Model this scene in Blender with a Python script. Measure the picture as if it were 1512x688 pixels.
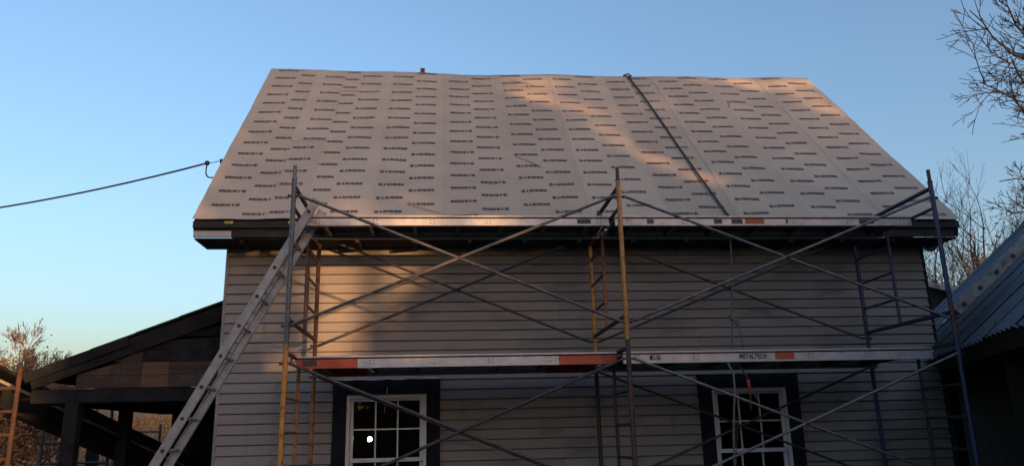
import bpy, math, random
from mathutils import Vector, Matrix, noise
R = math.radians
# ------------------------------------------------------------------ camera, sky, sun, exposure
for o in list(bpy.data.objects): bpy.data.objects.remove(o)
scn = bpy.context.scene
IW, IH, F = 1512.0, 688.0, 1135.0
YAW, PITCH, ROLL = 0.0910179, 0.2569073, -0.0241330
CAM = Vector((0, 0, 1.6))
_f = Vector((math.sin(YAW)*math.cos(PITCH), math.cos(YAW)*math.cos(PITCH), math.sin(PITCH)))
_r0 = Vector((math.cos(YAW), -math.sin(YAW), 0)); _u0 = _r0.cross(_f)
_r = _r0*math.cos(ROLL)+_u0*math.sin(ROLL); _u = -_r0*math.sin(ROLL)+_u0*math.cos(ROLL)
cd = bpy.data.cameras.new('camera'); cam = bpy.data.objects.new('camera', cd)
scn.collection.objects.link(cam); scn.camera = cam
M3 = Matrix((_r, _u, -_f)).transposed()
cam.matrix_world = Matrix.Translation(CAM) @ M3.to_4x4()
cd.sensor_width = 36; cd.lens = F/IW*36; cd.clip_end = 2000; cd.clip_start = .05

SUN_AZ, SUN_EL = R(33.4), R(3.1)          # sun stands behind the viewer, to the right
LD = Vector((-math.sin(SUN_AZ)*math.cos(SUN_EL), math.cos(SUN_AZ)*math.cos(SUN_EL), -math.sin(SUN_EL)))  # travel direction
w = bpy.data.worlds.new('World'); scn.world = w; w.use_nodes = True
nt = w.node_tree; bg = nt.nodes['Background']
sky = nt.nodes.new('ShaderNodeTexSky'); sky.sky_type = 'NISHITA'; sky.sun_disc = False
sky.sun_elevation = SUN_EL; sky.sun_rotation = R(180)-SUN_AZ
sky.air_density = 1.0; sky.dust_density = 3.4; sky.ozone_density = 2.6
tint = nt.nodes.new('ShaderNodeMix'); tint.data_type = 'RGBA'; tint.blend_type = 'MULTIPLY'; tint.inputs[0].default_value = 1.0
tint.inputs[7].default_value = (1.20, 1.0, .92, 1)      # the camera's warm white balance
nt.links.new(sky.outputs[0], tint.inputs[6]); nt.links.new(tint.outputs[2], bg.inputs[0]); bg.inputs[1].default_value = 0.15
sl = bpy.data.lights.new('sun', 'SUN'); sl.energy = 1.5; sl.angle = R(1.0); sl.color = (1.0, .50, .20)
so = bpy.data.objects.new('sun', sl); scn.collection.objects.link(so)
so.rotation_euler = LD.to_track_quat('-Z', 'Y').to_euler(); so.location = (20, -30, 12)
scn.view_settings.view_transform = 'Standard'; scn.view_settings.look = 'None'
scn.view_settings.exposure = 2.35; scn.view_settings.gamma = 1.0; scn.view_settings.use_curve_mapping = False
scn.render.engine = 'CYCLES'

# ------------------------------------------------------------------ helpers
COL = scn.collection
def ray(px, py): return _f + _r*((px-IW/2)/F) - _u*((py-IH/2)/F)
def atY(px, py, Y): d = ray(px, py); return CAM + d*(Y/d.y)
def atZ(px, py, Z): d = ray(px, py); return CAM + d*((Z-CAM.z)/d.z)
class MB:
    def __init__(s): s.v = []; s.f = []
    def quad(s, a, b, c, d): n = len(s.v); s.v += [tuple(a), tuple(b), tuple(c), tuple(d)]; s.f.append((n, n+1, n+2, n+3))
    def tri(s, a, b, c): n = len(s.v); s.v += [tuple(a), tuple(b), tuple(c)]; s.f.append((n, n+1, n+2))
    def box(s, x0, x1, y0, y1, z0, z1, T=None):
        n = len(s.v); P = [Vector((x, y, z)) for x in (x0, x1) for y in (y0, y1) for z in (z0, z1)]
        if T: P = [T(p) for p in P]
        s.v += [tuple(p) for p in P]
        s.f += [tuple(n+i for i in q) for q in ((0,1,3,2),(4,6,7,5),(0,4,5,1),(2,3,7,6),(0,2,6,4),(1,5,7,3))]
        return s
    def bar(s, p0, p1, w, h, up=Vector((0,0,1))):
        p0, p1 = Vector(p0), Vector(p1); d = (p1-p0); L = d.length; d.normalize()
        a = d.cross(up); a.normalize(); b = a.cross(d)
        return s.box(0, L, -w/2, w/2, -h/2, h/2, T=lambda q: p0+d*q.x+a*q.y+b*q.z)
    def tube(s, p0, p1, r0, r1=None, n=8, cap=True):
        p0, p1 = Vector(p0), Vector(p1); r1 = r0 if r1 is None else r1
        d = p1-p0
        if d.length < 1e-6: return s
        d.normalize(); a = d.orthogonal().normalized(); b = d.cross(a); k = len(s.v)
        for p, r in ((p0, r0), (p1, r1)):
            for i in range(n):
                t = 2*math.pi*i/n; s.v.append(tuple(p+(a*math.cos(t)+b*math.sin(t))*r))
        for i in range(n): j = (i+1) % n; s.f.append((k+i, k+j, k+n+j, k+n+i))
        if cap: s.f.append(tuple(k+i for i in reversed(range(n)))); s.f.append(tuple(k+n+i for i in range(n)))
        return s
    def poly(s, pts, r, n=6, r1=None):
        pts = [Vector(p) for p in pts]; m = len(pts); k = len(s.v); r1 = r if r1 is None else r1
        a = None
        for i, p in enumerate(pts):
            d = (pts[min(i+1, m-1)]-pts[max(i-1, 0)]).normalized()
            a = d.orthogonal().normalized() if a is None else (a-d*a.dot(d)).normalized()
            b = d.cross(a); rr = r+(r1-r)*i/(m-1)
            for q in range(n):
                t = 2*math.pi*q/n; s.v.append(tuple(p+(a*math.cos(t)+b*math.sin(t))*rr))
        for i in range(m-1):
            for q in range(n):
                j = (q+1) % n; s.f.append((k+i*n+q, k+i*n+j, k+(i+1)*n+j, k+(i+1)*n+q))
        s.f.append(tuple(k+q for q in reversed(range(n)))); s.f.append(tuple(k+(m-1)*n+q for q in range(n)))
        return s
    def ball(s, c, r, n=8, m=6):
        c = Vector(c); k = len(s.v)
        for i in range(m+1):
            t = math.pi*i/m
            for q in range(n):
                u = 2*math.pi*q/n; s.v.append(tuple(c+Vector((math.sin(t)*math.cos(u), math.sin(t)*math.sin(u), math.cos(t)))*r))
        for i in range(m):
            for q in range(n):
                j = (q+1) % n; s.f.append((k+i*n+q, k+(i+1)*n+q, k+(i+1)*n+j, k+i*n+j))
        return s
    def mesh(s, name, m):
        me = bpy.data.meshes.new(name); me.from_pydata(s.v, [], s.f); me.update()
        for mm in (m if isinstance(m, (list, tuple)) else [m]): me.materials.append(mm)
        return me
    def build(s, name, m, parent=None, smooth=False, bevel=0):
        me = s.mesh(name, m)
        if smooth:
            for p in me.polygons: p.use_smooth = True
        return link(name, me, parent, bevel)
def link(name, me, parent=None, bevel=0):
    o = bpy.data.objects.new(name, me); COL.objects.link(o)
    if parent: o.parent = parent
    if bevel:
        b = o.modifiers.new('bevel', 'BEVEL'); b.width = bevel; b.segments = 2; b.limit_method = 'ANGLE'
    return o
def tag(o, label=None, cat=None, group=None, kind=None):
    if label: o['label'] = label
    if cat: o['category'] = cat
    if group: o['group'] = group
    if kind: o['kind'] = kind
    return o
def empty(name, loc, label=None, cat=None, group=None):
    o = bpy.data.objects.new(name, None); COL.objects.link(o); o.location = loc; o.empty_display_size = .1
    return tag(o, label, cat, group)
def under(o, parent):     # keep world coordinates of a mesh built in world space
    o.parent = parent; o.matrix_parent_inverse = Matrix.Translation(-parent.location); return o

# ------------------------------------------------------------------ materials
def mat(name, col, rough=.7, var=.25, scale=6., bump=0., bscale=None, metal=0., col2=None, stretch=(1,1,1), spec=.5, detail=6, wear=None, wear_amt=.5, wscale=9.):
    m = bpy.data.materials.new(name); m.use_nodes = True; t = m.node_tree; N = t.nodes; L = t.links
    b = N['Principled BSDF']; b.inputs['Roughness'].default_value = rough; b.inputs['Metallic'].default_value = metal
    b.inputs['Specular IOR Level'].default_value = spec
    tc = N.new('ShaderNodeTexCoord'); mp = N.new('ShaderNodeMapping'); mp.inputs['Scale'].default_value = stretch
    L.new(tc.outputs['Object'], mp.inputs[0])
    nz = N.new('ShaderNodeTexNoise'); nz.inputs['Scale'].default_value = scale; nz.inputs['Detail'].default_value = detail
    L.new(mp.outputs[0], nz.inputs['Vector'])
    rp = N.new('ShaderNodeValToRGB'); c2 = col2 or tuple(c*(1-var) for c in col); c1 = col if col2 else tuple(min(1, c*(1+var)) for c in col)
    rp.color_ramp.elements[0].position = .32; rp.color_ramp.elements[1].position = .68
    rp.color_ramp.elements[0].color = (*c2, 1); rp.color_ramp.elements[1].color = (*c1, 1)
    L.new(nz.outputs[0], rp.inputs[0]); out = rp.outputs[0]
    oi = N.new('ShaderNodeObjectInfo'); hv = N.new('ShaderNodeHueSaturation')
    mr = N.new('ShaderNodeMapRange'); mr.inputs[3].default_value = .9; mr.inputs[4].default_value = 1.1
    L.new(oi.outputs['Random'], mr.inputs[0]); L.new(mr.outputs[0], hv.inputs['Value']); L.new(out, hv.inputs['Color']); out = hv.outputs[0]
    if wear:
        n2 = N.new('ShaderNodeTexNoise'); n2.inputs['Scale'].default_value = wscale; n2.inputs['Detail'].default_value = 8; n2.inputs['Roughness'].default_value = .7
        L.new(tc.outputs['Object'], n2.inputs['Vector'])
        r2 = N.new('ShaderNodeValToRGB'); r2.color_ramp.elements[0].position = .62-.25*wear_amt; r2.color_ramp.elements[1].position = .70-.25*wear_amt+.04
        L.new(n2.outputs[0], r2.inputs[0]); mx = N.new('ShaderNodeMix'); mx.data_type = 'RGBA'
        L.new(r2.outputs[0], mx.inputs[0]); L.new(out, mx.inputs[6]); mx.inputs[7].default_value = (*wear, 1); out = mx.outputs[2]
    L.new(out, b.inputs['Base Color'])
    if bump:
        n3 = N.new('ShaderNodeTexNoise'); n3.inputs['Scale'].default_value = bscale or scale*4; n3.inputs['Detail'].default_value = 5
        L.new(mp.outputs[0], n3.inputs['Vector']); bp = N.new('ShaderNodeBump'); bp.inputs['Strength'].default_value = bump; bp.inputs['Distance'].default_value = .02
        L.new(n3.outputs[0], bp.inputs['Height']); L.new(bp.outputs[0], b.inputs['Normal'])
    return m
M = {}
M['siding'] = mat('siding_vinyl', (.215, .203, .198), .7, .10, 2.2, .12, 30, stretch=(.35, 1, 3), wear=(.165, .155, .15), wear_amt=.25, wscale=3.)
M['membrane'] = mat('underlayment_membrane', (.40, .338, .262), .55, .09, 1.3, .8, 3.5, spec=.35)
M['print'] = mat('lettering_ink', (.060, .036, .034), .6, .3, 20)
M['print_red'] = mat('lettering_red_ink', (.17, .04, .032), .6, .3, 20)
M['fascia'] = mat('dark_fascia', (.012, .012, .014), .8, .4, 7, .2)
M['soffit'] = mat('dark_soffit', (.008, .008, .009), .85, .4, 5, .2)
M['white'] = mat('white_paint', (.34, .34, .345), .55, .12, 7, wear=(.28, .23, .18), wear_amt=.2)
M['winwhite'] = mat('window_vinyl', (.56, .58, .62), .4, .06, 8, wear=(.34, .27, .2), wear_amt=.12, wscale=5)
M['navy'] = mat('navy_trim', (.011, .013, .019), .8, .4, 9, .1, stretch=(1, 1, .3), spec=.15)
M['core'] = mat('wall_sheathing', (.10, .09, .08), .9, .2, 4)
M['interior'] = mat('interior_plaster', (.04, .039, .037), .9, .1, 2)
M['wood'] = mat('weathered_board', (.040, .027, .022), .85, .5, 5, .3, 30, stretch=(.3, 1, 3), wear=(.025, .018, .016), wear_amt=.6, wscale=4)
M['sunpatch'] = mat('painted_sun_patch', (.075, .040, .027), .8, .3, 5, .2, 30, stretch=(.3, 1, 3))  # warmer, lighter wood colour stands in for sunlight on the porch gable
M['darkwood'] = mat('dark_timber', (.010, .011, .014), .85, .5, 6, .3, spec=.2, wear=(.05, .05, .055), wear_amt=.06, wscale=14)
M['shingle'] = mat('porch_roofing', (.016, .017, .020), .9, .4, 15, .3)
M['alu'] = mat('aluminium', (.38, .38, .395), .45, .15, 10, .05, metal=.35, wear=(.24, .23, .225), wear_amt=.12)
M['aluL'] = mat('ladder_aluminium', (.25, .26, .285), .5, .2, 12, .05, metal=.3, wear=(.19, .19, .2), wear_amt=.25)
M['platred'] = mat('platform_red_paint', (.37, .05, .022), .5, .2, 6, wear=(.16, .05, .04), wear_amt=.3, wscale=12)
M['deck'] = mat('platform_deck_ply', (.05, .04, .032), .9, .3, 8, .2)
M['yellow'] = mat('scaffold_yellow_paint', (.42, .185, .03), .45, .2, 7, .1, wear=(.14, .06, .025), wear_amt=.42, wscale=16)
M['orange'] = mat('scaffold_orange_rusty', (.30, .115, .03), .55, .3, 7, .1, wear=(.10, .045, .02), wear_amt=.55, wscale=13)
M['maroon'] = mat('scaffold_maroon_rust', (.075, .035, .03), .6, .35, 8, .15, wear=(.03, .02, .02), wear_amt=.5, wscale=12)
M['blue'] = mat('scaffold_blue_paint', (.014, .024, .075), .45, .3, 7, .1, wear=(.06, .045, .045), wear_amt=.22, wscale=18)
M['bluegrey'] = mat('scaffold_grey_steel', (.085, .09, .105), .45, .25, 8, .1, metal=.3, wear=(.05, .03, .025), wear_amt=.4, wscale=15)
M['dark'] = mat('scaffold_dark_steel', (.022, .022, .028), .5, .3, 8, .1, wear=(.06, .035, .03), wear_amt=.25, wscale=15)
M['galv'] = mat('galvanised_brace', (.145, .138, .138), .46, .25, 9, .1, metal=.55, wear=(.09, .055, .045), wear_amt=.4, wscale=11)
M['galv2'] = mat('worn_brace', (.07, .063, .062), .5, .25, 9, .1, metal=.4, wear=(.05, .03, .025), wear_amt=.5, wscale=11)
M['rust'] = mat('rusty_steel', (.055, .024, .013), .8, .4, 10, .2, wear=(.03, .017, .013), wear_amt=.5)
M['rope'] = mat('grey_rope', (.13, .13, .135), .9, .3, 60, .3)
M['ropedark'] = mat('dark_rope', (.045, .047, .055), .9, .3, 60, .3)
M['black'] = mat('black_rubber', (.012, .012, .013), .6, .3, 10)
M['redstrap'] = mat('red_strap', (.32, .05, .035), .7, .2, 20)
M['tinroof'] = mat('blue_grey_tin', (.085, .095, .115), .42, .25, 3, .05, metal=.45, stretch=(1, 1, 1), wear=(.05, .05, .06), wear_amt=.3, wscale=3)
M['barnboard'] = mat('dark_barn_board', (.016, .014, .013), .9, .4, 5, .3, stretch=(1, 1, .2))
M['plank'] = mat('weathered_plank', (.36, .35, .345), .8, .25, 6, .2, stretch=(1, 1, 1), wear=(.12, .11, .1), wear_amt=.35)
M['bark'] = mat('bare_bark', (.010, .010, .013), .9, .3, 8)
M['barkwarm'] = mat('pale_bark', (.15, .10, .07), .9, .3, 8)
M['ground'] = mat('yard_ground', (.10, .085, .055), .95, .5, .8, .4, 6, col2=(.055, .06, .03))
M['brush'] = mat('dry_brush', (.33, .18, .075), .9, .5, 1.2)
M['leafor'] = mat('autumn_leaf', (.19, .085, .025), .8, .5, 3)
M['leafdk'] = mat('dull_leaf', (.05, .045, .04), .8, .4, 3)
M['needle'] = mat('evergreen_needles', (.011, .016, .009), .85, .5, 1.5)
M['label'] = mat('worn_label', (.05, .047, .047), .7, .6, 30)
M['labelw'] = mat('pale_label', (.40, .39, .37), .7, .2, 30)
M['tape'] = mat('yellow_tape', (.30, .25, .08), .7, .2, 30)
def glass():
    m = bpy.data.materials.new('window_glass'); m.use_nodes = True; t = m.node_tree; t.nodes.clear()
    o = t.nodes.new('ShaderNodeOutputMaterial'); mx = t.nodes.new('ShaderNodeMixShader'); fr = t.nodes.new('ShaderNodeFresnel'); fr.inputs[0].default_value = 1.5
    tr = t.nodes.new('ShaderNodeBsdfTransparent'); tr.inputs[0].default_value = (.8, .82, .82, 1); gl = t.nodes.new('ShaderNodeBsdfGlossy'); gl.inputs['Roughness'].default_value = .02
    for a, b in ((fr.outputs[0], mx.inputs[0]), (tr.outputs[0], mx.inputs[1]), (gl.outputs[0], mx.inputs[2]), (mx.outputs[0], o.inputs[0])): t.links.new(a, b)
    return m
M['glass'] = glass()
def emis(name, c, s):
    m = bpy.data.materials.new(name); m.use_nodes = True; b = m.node_tree.nodes['Principled BSDF']
    b.inputs['Emission Color'].default_value = (*c, 1); b.inputs['Emission Strength'].default_value = s; return m
M['bulb'] = emis('lit_bulb', (1, .86, .66), 16)

# ------------------------------------------------------------------ ground and hill
GZ = .5
def gz(x, y):
    t = min(1, max(0, (y-2.5)/2.5)); h = GZ*t*t*(3-2*t)
    if y > 16:                                   # land rises behind the house
        h += .09*(y-16)*(1-math.exp(-(y-16)/14)) * (1 if x < 0 else .55)
    return h + .05*noise.noise(Vector((x*.3, y*.3, 0)))
def cs(n, lim): return [lim*((2*i/n-1)*.12+.88*(2*i/n-1)**3) for i in range(n+1)]
b = MB(); xs = cs(70, 420); ys = [y+8 for y in cs(70, 420)]
for y in ys:
    for x in xs: b.v.append((x, y, gz(x, y)))
n = len(xs)
for j in range(len(ys)-1):
    for i in range(n-1): b.f.append((j*n+i, j*n+i+1, (j+1)*n+i+1, (j+1)*n+i))
tag(b.build('ground', M['ground'], smooth=True), kind='structure')

# ------------------------------------------------------------------ house
XL, XR, YE, ZE, SL, RP = -2.66, 5.947, 8.10, 3.896, 4.458, R(47.03)
WL, WR, WY = -2.41, 5.762, 8.62
YR, ZR = YE+SL*math.cos(RP), ZE+SL*math.sin(RP)
house = empty('house', (1.67, WY, GZ), 'grey clapboard house with a steep roof wrapped in printed underlayment', 'house')
def hp(mb, name, m, smooth=False, bevel=0, par=house):
    o = mb.build(name, m, smooth=smooth, bevel=bevel); under(o, house)
    if par is not house: o.parent = par; o.matrix_parent_inverse = Matrix.Identity(4)
    return o
WINS = [(-1.046, -.192), (2.988, 3.852)]; WZ0, WZ1 = .62, 2.06; TW = .145
YB = YR+(YR-YE)-.5                                # rear wall
wb = MB(); zt = 3.72
xsplit = [WL+.004, WINS[0][0], WINS[0][1], WINS[1][0], WINS[1][1], WR-.004]
for k in (0, 2, 4): wb.box(xsplit[k], xsplit[k+1], WY, WY+.14, GZ-.2, zt)
for (a, c) in WINS: wb.box(a, c, WY, WY+.14, WZ1, zt); wb.box(a, c, WY, WY+.14, GZ-.2, WZ0)
wb.box(WL+.004, WR-.004, YB-.14, YB, GZ-.2, zt)
for x in (WL+.004, WR-.144):
    wb.box(x, x+.14, WY+.14, YB-.14, GZ-.2, zt)
    k = len(wb.v); m_ = (YE+SL*math.cos(RP))
    wb.v += [(x, WY, zt), (x, YB, zt), (x, m_, ZR-.25), (x+.14, WY, zt), (x+.14, YB, zt), (x+.14, m_, ZR-.25)]
    wb.f += [(k, k+1, k+2), (k+3, k+5, k+4), (k, k+2, k+5, k+3), (k+1, k+4, k+5, k+2)]
hp(wb, 'wall', M['core'])
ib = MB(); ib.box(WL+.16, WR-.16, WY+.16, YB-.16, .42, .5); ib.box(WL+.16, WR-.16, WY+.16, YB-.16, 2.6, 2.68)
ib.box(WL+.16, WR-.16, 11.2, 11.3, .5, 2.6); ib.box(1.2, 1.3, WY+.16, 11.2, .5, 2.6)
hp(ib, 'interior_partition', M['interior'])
# clapboards
CH = .1075
sb = MB(); prof = [(.011, 0), (.011, -.017), (.017, -.021), (CH+.001, -.008), (CH+.001, 0)]
for x in (0, 1): sb.v += [(x, y, z) for z, y in prof]
m_ = len(prof)
for i in range(m_): j = (i+1) % m_; sb.f.append((i, j, m_+j, m_+i))
sb.f += [tuple(reversed(range(m_))), tuple(range(m_, 2*m_))]
board = sb.mesh('siding_board', M['siding'])
rnd = random.Random(4)
def add_boards(x0, x1, z, sp):
    cuts = [x0]+[s for s in sp if x0+.25 < s < x1-.25]+[x1]
    for a, c in zip(cuts[:-1], cuts[1:]):
        o = link('siding_board', board); o.location = (a+.0012, WY-.001+rnd.uniform(-.0015, .0012), z+rnd.uniform(-.0012, .0012))
        o.scale = (c-a-.0024, 1, 1); o.rotation_euler = (rnd.uniform(-.006, .006), rnd.uniform(-.0006, .0006), 0); under(o, house)
z = 3.597+CH*0; row = 0
seam = [[.42], [2.2], [-.6, 3.1], [1.3], [.62, 4.4], [-1.0, 2.9], [1.9], [.2, 3.6]]
while z > GZ-.1:
    sp = seam[(row//2) % len(seam)]
    if z+CH*.5 < WZ1+TW:
        xs_ = [(WL, WINS[0][0]-TW), (WINS[0][1]+TW, WINS[1][0]-TW), (WINS[1][1]+TW, WR)]
    else: xs_ = [(WL, WR)]
    for a, c in xs_: add_boards(a, c, z, sp)
    z -= CH; row += 1
hp(MB().box(WL-.012, WL+.02, WY-.022, WY+.08, GZ-.1, 3.7), 'corner_trim', M['siding'])
hp(MB().box(WR-.02, WR+.014, WY-.022, WY+.08, GZ-.1, 3.7), 'corner_trim', M['navy'])
# windows
def window(x0, x1, drip):
    z0, z1 = WZ0, WZ1; j = MB(); fw = .038; y0, y1 = WY-.045, WY+.06
    j.box(x0, x0+fw, y0, y1, z0, z1); j.box(x1-fw, x1, y0, y1, z0, z1); j.box(x0+fw, x1-fw, y0, y1, z1-fw, z1); j.box(x0+fw, x1-fw, y0, y1, z0, z0+fw)
    wn = hp(j, 'window', M['winwhite'], bevel=.003)
    ta, tb = WY-.06, WY-.001
    for q in ((x0-TW, x0-.001, z0-.1, z1), (x1+.001, x1+TW, z0-.1, z1), (x0-TW-.004, x1+TW+.004, z1+.001, z1+TW+.01), (x0-TW-.03, x1+TW+.03, z0-.15, z0-.101)):
        hp(MB().box(q[0], q[1], ta, tb, q[2], q[3]), 'trim_board', M['navy'], bevel=.003, par=wn)
    if drip:
        d = MB(); r_ = random.Random(3); X = [x0-TW-.02+(x1-x0+2*TW+.04)*i/14 for i in range(15)]
        zz = [z1+TW+.018+r_.uniform(-.006, .009) for _ in X]
        for i in range(14):
            for (ya, yb, dz) in ((WY-.07, WY-.012, .006),):
                d.quad((X[i], ya, zz[i]-.012), (X[i+1], ya, zz[i+1]-.012), (X[i+1], yb, zz[i+1]+.012), (X[i], yb, zz[i]+.012))
                d.quad((X[i], yb, zz[i]+.016), (X[i+1], yb, zz[i+1]+.016), (X[i+1], ya, zz[i+1]-.008), (X[i], ya, zz[i]-.008))
        hp(d, 'drip_cap', M['plank'], par=wn)
    zm = 1.378
    for (a, c, yy) in ((zm-.02, z1-fw, WY+.0), (z0+fw, zm+.018, WY+.036)):
        s = MB(); sw = .034; xa, xb = x0+fw+.001, x1-fw-.001
        s.box(xa, xa+sw, yy-.016, yy+.016, a, c); s.box(xb-sw, xb, yy-.016, yy+.016, a, c)
        s.box(xa+sw, xb-sw, yy-.016, yy+.016, a, a+.042); s.box(xa+sw, xb-sw, yy-.016, yy+.016, c-.03, c)
        hp(s, 'sash', M['winwhite'], bevel=.002, par=wn)
        gx0, gx1, g0, g1 = xa+sw, xb-sw, a+.042, c-.03; mw = .015
        for i in (1, 2):
            xm = gx0+(gx1-gx0)*i/3; hp(MB().box(xm-mw/2, xm+mw/2, yy-.011, yy+.011, g0, g1), 'muntin', M['winwhite'], par=wn)
        zc = (g0+g1)/2; hp(MB().box(gx0, gx1, yy-.0095, yy+.0095, zc-mw/2, zc+mw/2), 'muntin', M['winwhite'], par=wn)
        for i in range(3):
            for k in range(2):
                p0 = gx0+(gx1-gx0)*i/3; p1 = gx0+(gx1-gx0)*(i+1)/3; q0 = g0+(g1-g0)*k/2; q1 = g0+(g1-g0)*(k+1)/2
                hp(MB().box(p0+.004, p1-.004, yy-.002, yy+.002, q0+.004, q1-.004), 'pane', M['glass'], par=wn)
    return wn
window(*WINS[0], True); window(*WINS[1], False)
# eave box, fascia, soffit
hp(MB().box(-2.26, XR-.06, YE+.045, YE+.075, 3.705, 3.842), 'fascia', M['fascia'])
hp(MB().box(XL+.01, -2.262, YE+.038, YE+.07, 3.705, 3.772), 'fascia', M['white'])
hp(MB().box(XL+.01, -2.262, YE+.05, YE+.072, 3.774, 3.842), 'fascia', M['fascia'])
for i in range(7):
    a = XL+.012+(XR-XL-.024)*i/7; c = XL+.012+(XR-XL-.024)*(i+1)/7
    hp(MB().box(a, c-.006, YE+.078, WY+.02, 3.69+.004*(i % 2), 3.703+.004*(i % 2)), 'soffit_panel', M['soffit'])
for x in [XL+.5+.61*i for i in range(14)]:
    if x < XR-.1: hp(MB().box(x-.022, x+.022, YE+.09, WY-.03, 3.655, 3.688), 'soffit_batten', M['soffit'])
hp(MB().box(XL+.004, XR-.004, YE+.012, YE+.042, 3.80, 3.874), 'gutter_board', M['fascia'], bevel=.004)
for px in (338, 432):
    p = atY(px, 325, YE); hp(MB().box(p.x-.045, p.x+.045, YE-.0, YE+.011, 3.84, 3.872), 'tape_patch', M['tape'])
sc = MB(); X = [5.70+.2*i/8 for i in range(9)]
for i in range(8):
    h0 = .055*math.sin(math.pi*i/8)**.7; h1 = .055*math.sin(math.pi*(i+1)/8)**.7
    sc.quad((X[i], WY-.12, 3.687), (X[i+1], WY-.12, 3.687), (X[i+1], WY-.115, 3.66-h1), (X[i], WY-.115, 3.66-h0))
hp(sc, 'loose_soffit_scrap', M['white'])
# roof deck
def sag(X): return .032*math.exp(-((X-.5)/1.5)**2)+.02*math.exp(-((X-3.3)/.9)**2)+.012*math.sin(X*3.1)
RN = Vector((0, -math.sin(RP), math.cos(RP)))
def roofpt(X, v, off=0.):
    wr = .014*noise.noise(Vector((X*1.3, v*.9, 3)))+.006*noise.noise(Vector((X*5, v*2, 9)))
    return Vector((X, YE+v*math.cos(RP), ZE+v*math.sin(RP)))+RN*(off+wr-sag(X)*(v/SL)**2)
dk = MB()
for s_ in (0, 1):
    f_ = (lambda y: y) if s_ == 0 else (lambda y: 2*YR-y)
    k = len(dk.v); O = [(YE+.015, ZE-.022), (YR, ZR-.16), (YR, ZR-.24), (YE+.075, ZE-.09)]
    for x in (XL+.012, XR-.012): dk.v += [(x, f_(y), z) for y, z in O]
    dk.f += [(k, k+1, k+5, k+4), (k+1, k+2, k+6, k+5), (k+2, k+3, k+7, k+6), (k+3, k, k+4, k+7), (k, k+3, k+2, k+1), (k+4, k+5, k+6, k+7)]
hp(dk, 'roof_deck', M['fascia'])
for x, s_ in ((XL+.006, -1), (XR-.006, 1)):
    rb = MB(); k = 0
    for xx in (x, x-s_*.03):
        rb.v += [(xx, YE+.02, ZE-.03), (xx, YR, ZR-.13), (xx, YR, ZR-.30), (xx, YE+.06, ZE-.19)]
    rb.f += [(0, 1, 2, 3), (4, 7, 6, 5), (0, 4, 5, 1), (1, 5, 6, 2), (2, 6, 7, 3), (3, 7, 4, 0)]
    hp(rb, 'rake_board', M['fascia'])
# printed lettering
ST = .27
def G(*q): return q
GL = {'R': [(0, 0, .28, 1), (.28, .76, .95, 1), (.28, .40, .95, .62), (.70, .62, 1, .9), ('p', (.42, .40), (.72, .40), (1.02, 0), (.70, 0))],
      'E': [(0, 0, .28, 1), (.28, .78, .95, 1), (.28, .40, .88, .61), (.28, 0, .95, .22)],
      'S': [(.06, .78, .97, 1), (0, .58, .28, .9), (.05, .40, .95, .62), (.70, .1, .98, .45), (0, 0, .93, .22)],
      'I': [(.05, 0, .35, 1)], 'T': [(0, .78, 1, 1), (.35, 0, .65, .78)]}
WD = {'R': 1, 'E': .95, 'S': .98, 'I': .4, 'T': 1}
def word():
    Q = []; x = 0
    for ch in 'RESIST':
        for g in GL[ch]:
            if g[0] == 'p': Q.append((0, [(x+u*1.0, v) for u, v in g[1:]]))
            else: a, b0, c, d = g; Q.append((0, [(x+a, b0), (x+c, b0), (x+c, d), (x+a, d)]))
        x += WD[ch]+.16
    cx, cy, n = x+.62, .62, 14                       # final O drawn as a ring with a flame in it
    for i in range(n):
        t0, t1 = 2*math.pi*i/n, 2*math.pi*(i+1)/n
        Q.append((0, [(cx+.62*math.cos(t0), cy+.62*math.sin(t0)), (cx+.62*math.cos(t1), cy+.62*math.sin(t1)), (cx+.42*math.cos(t1), cy+.42*math.sin(t1)), (cx+.42*math.cos(t0), cy+.42*math.sin(t0))]))
    Q.append((1, [(cx-.3, cy-.22), (cx+.22, cy-.26), (cx+.3, cy+.12), (cx+.02, cy+.36)])); Q.append((1, [(cx-.3, cy-.22), (cx+.02, cy+.36), (cx-.14, cy+.05), (cx-.3, cy+.1)]))
    Wd = cx+.62
    return Q, Wd
WQ, WWID = word()
def letter(mb, mi, X0, v0, width, flip, clip=(-9, 99), vclip=(0, SL)):
    sx = width/WWID; sy = .050
    for m, pts in WQ:
        P = []
        for u, v in pts:
            if flip: u, v = WWID-u, 1-v
            P.append((X0+u*sx, v0+v*sy))
        if min(p[0] for p in P) < clip[0] or max(p[0] for p in P) > clip[1]: continue
        if min(p[1] for p in P) < vclip[0]+.01 or max(p[1] for p in P) > vclip[1]-.02: continue
        k = len(mb.v); mb.v += [tuple(roofpt(a, c, mb.off)) for a, c in P]
        mb.f.append(tuple(k+i for i in range(len(P)))); mi.append(m)
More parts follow.
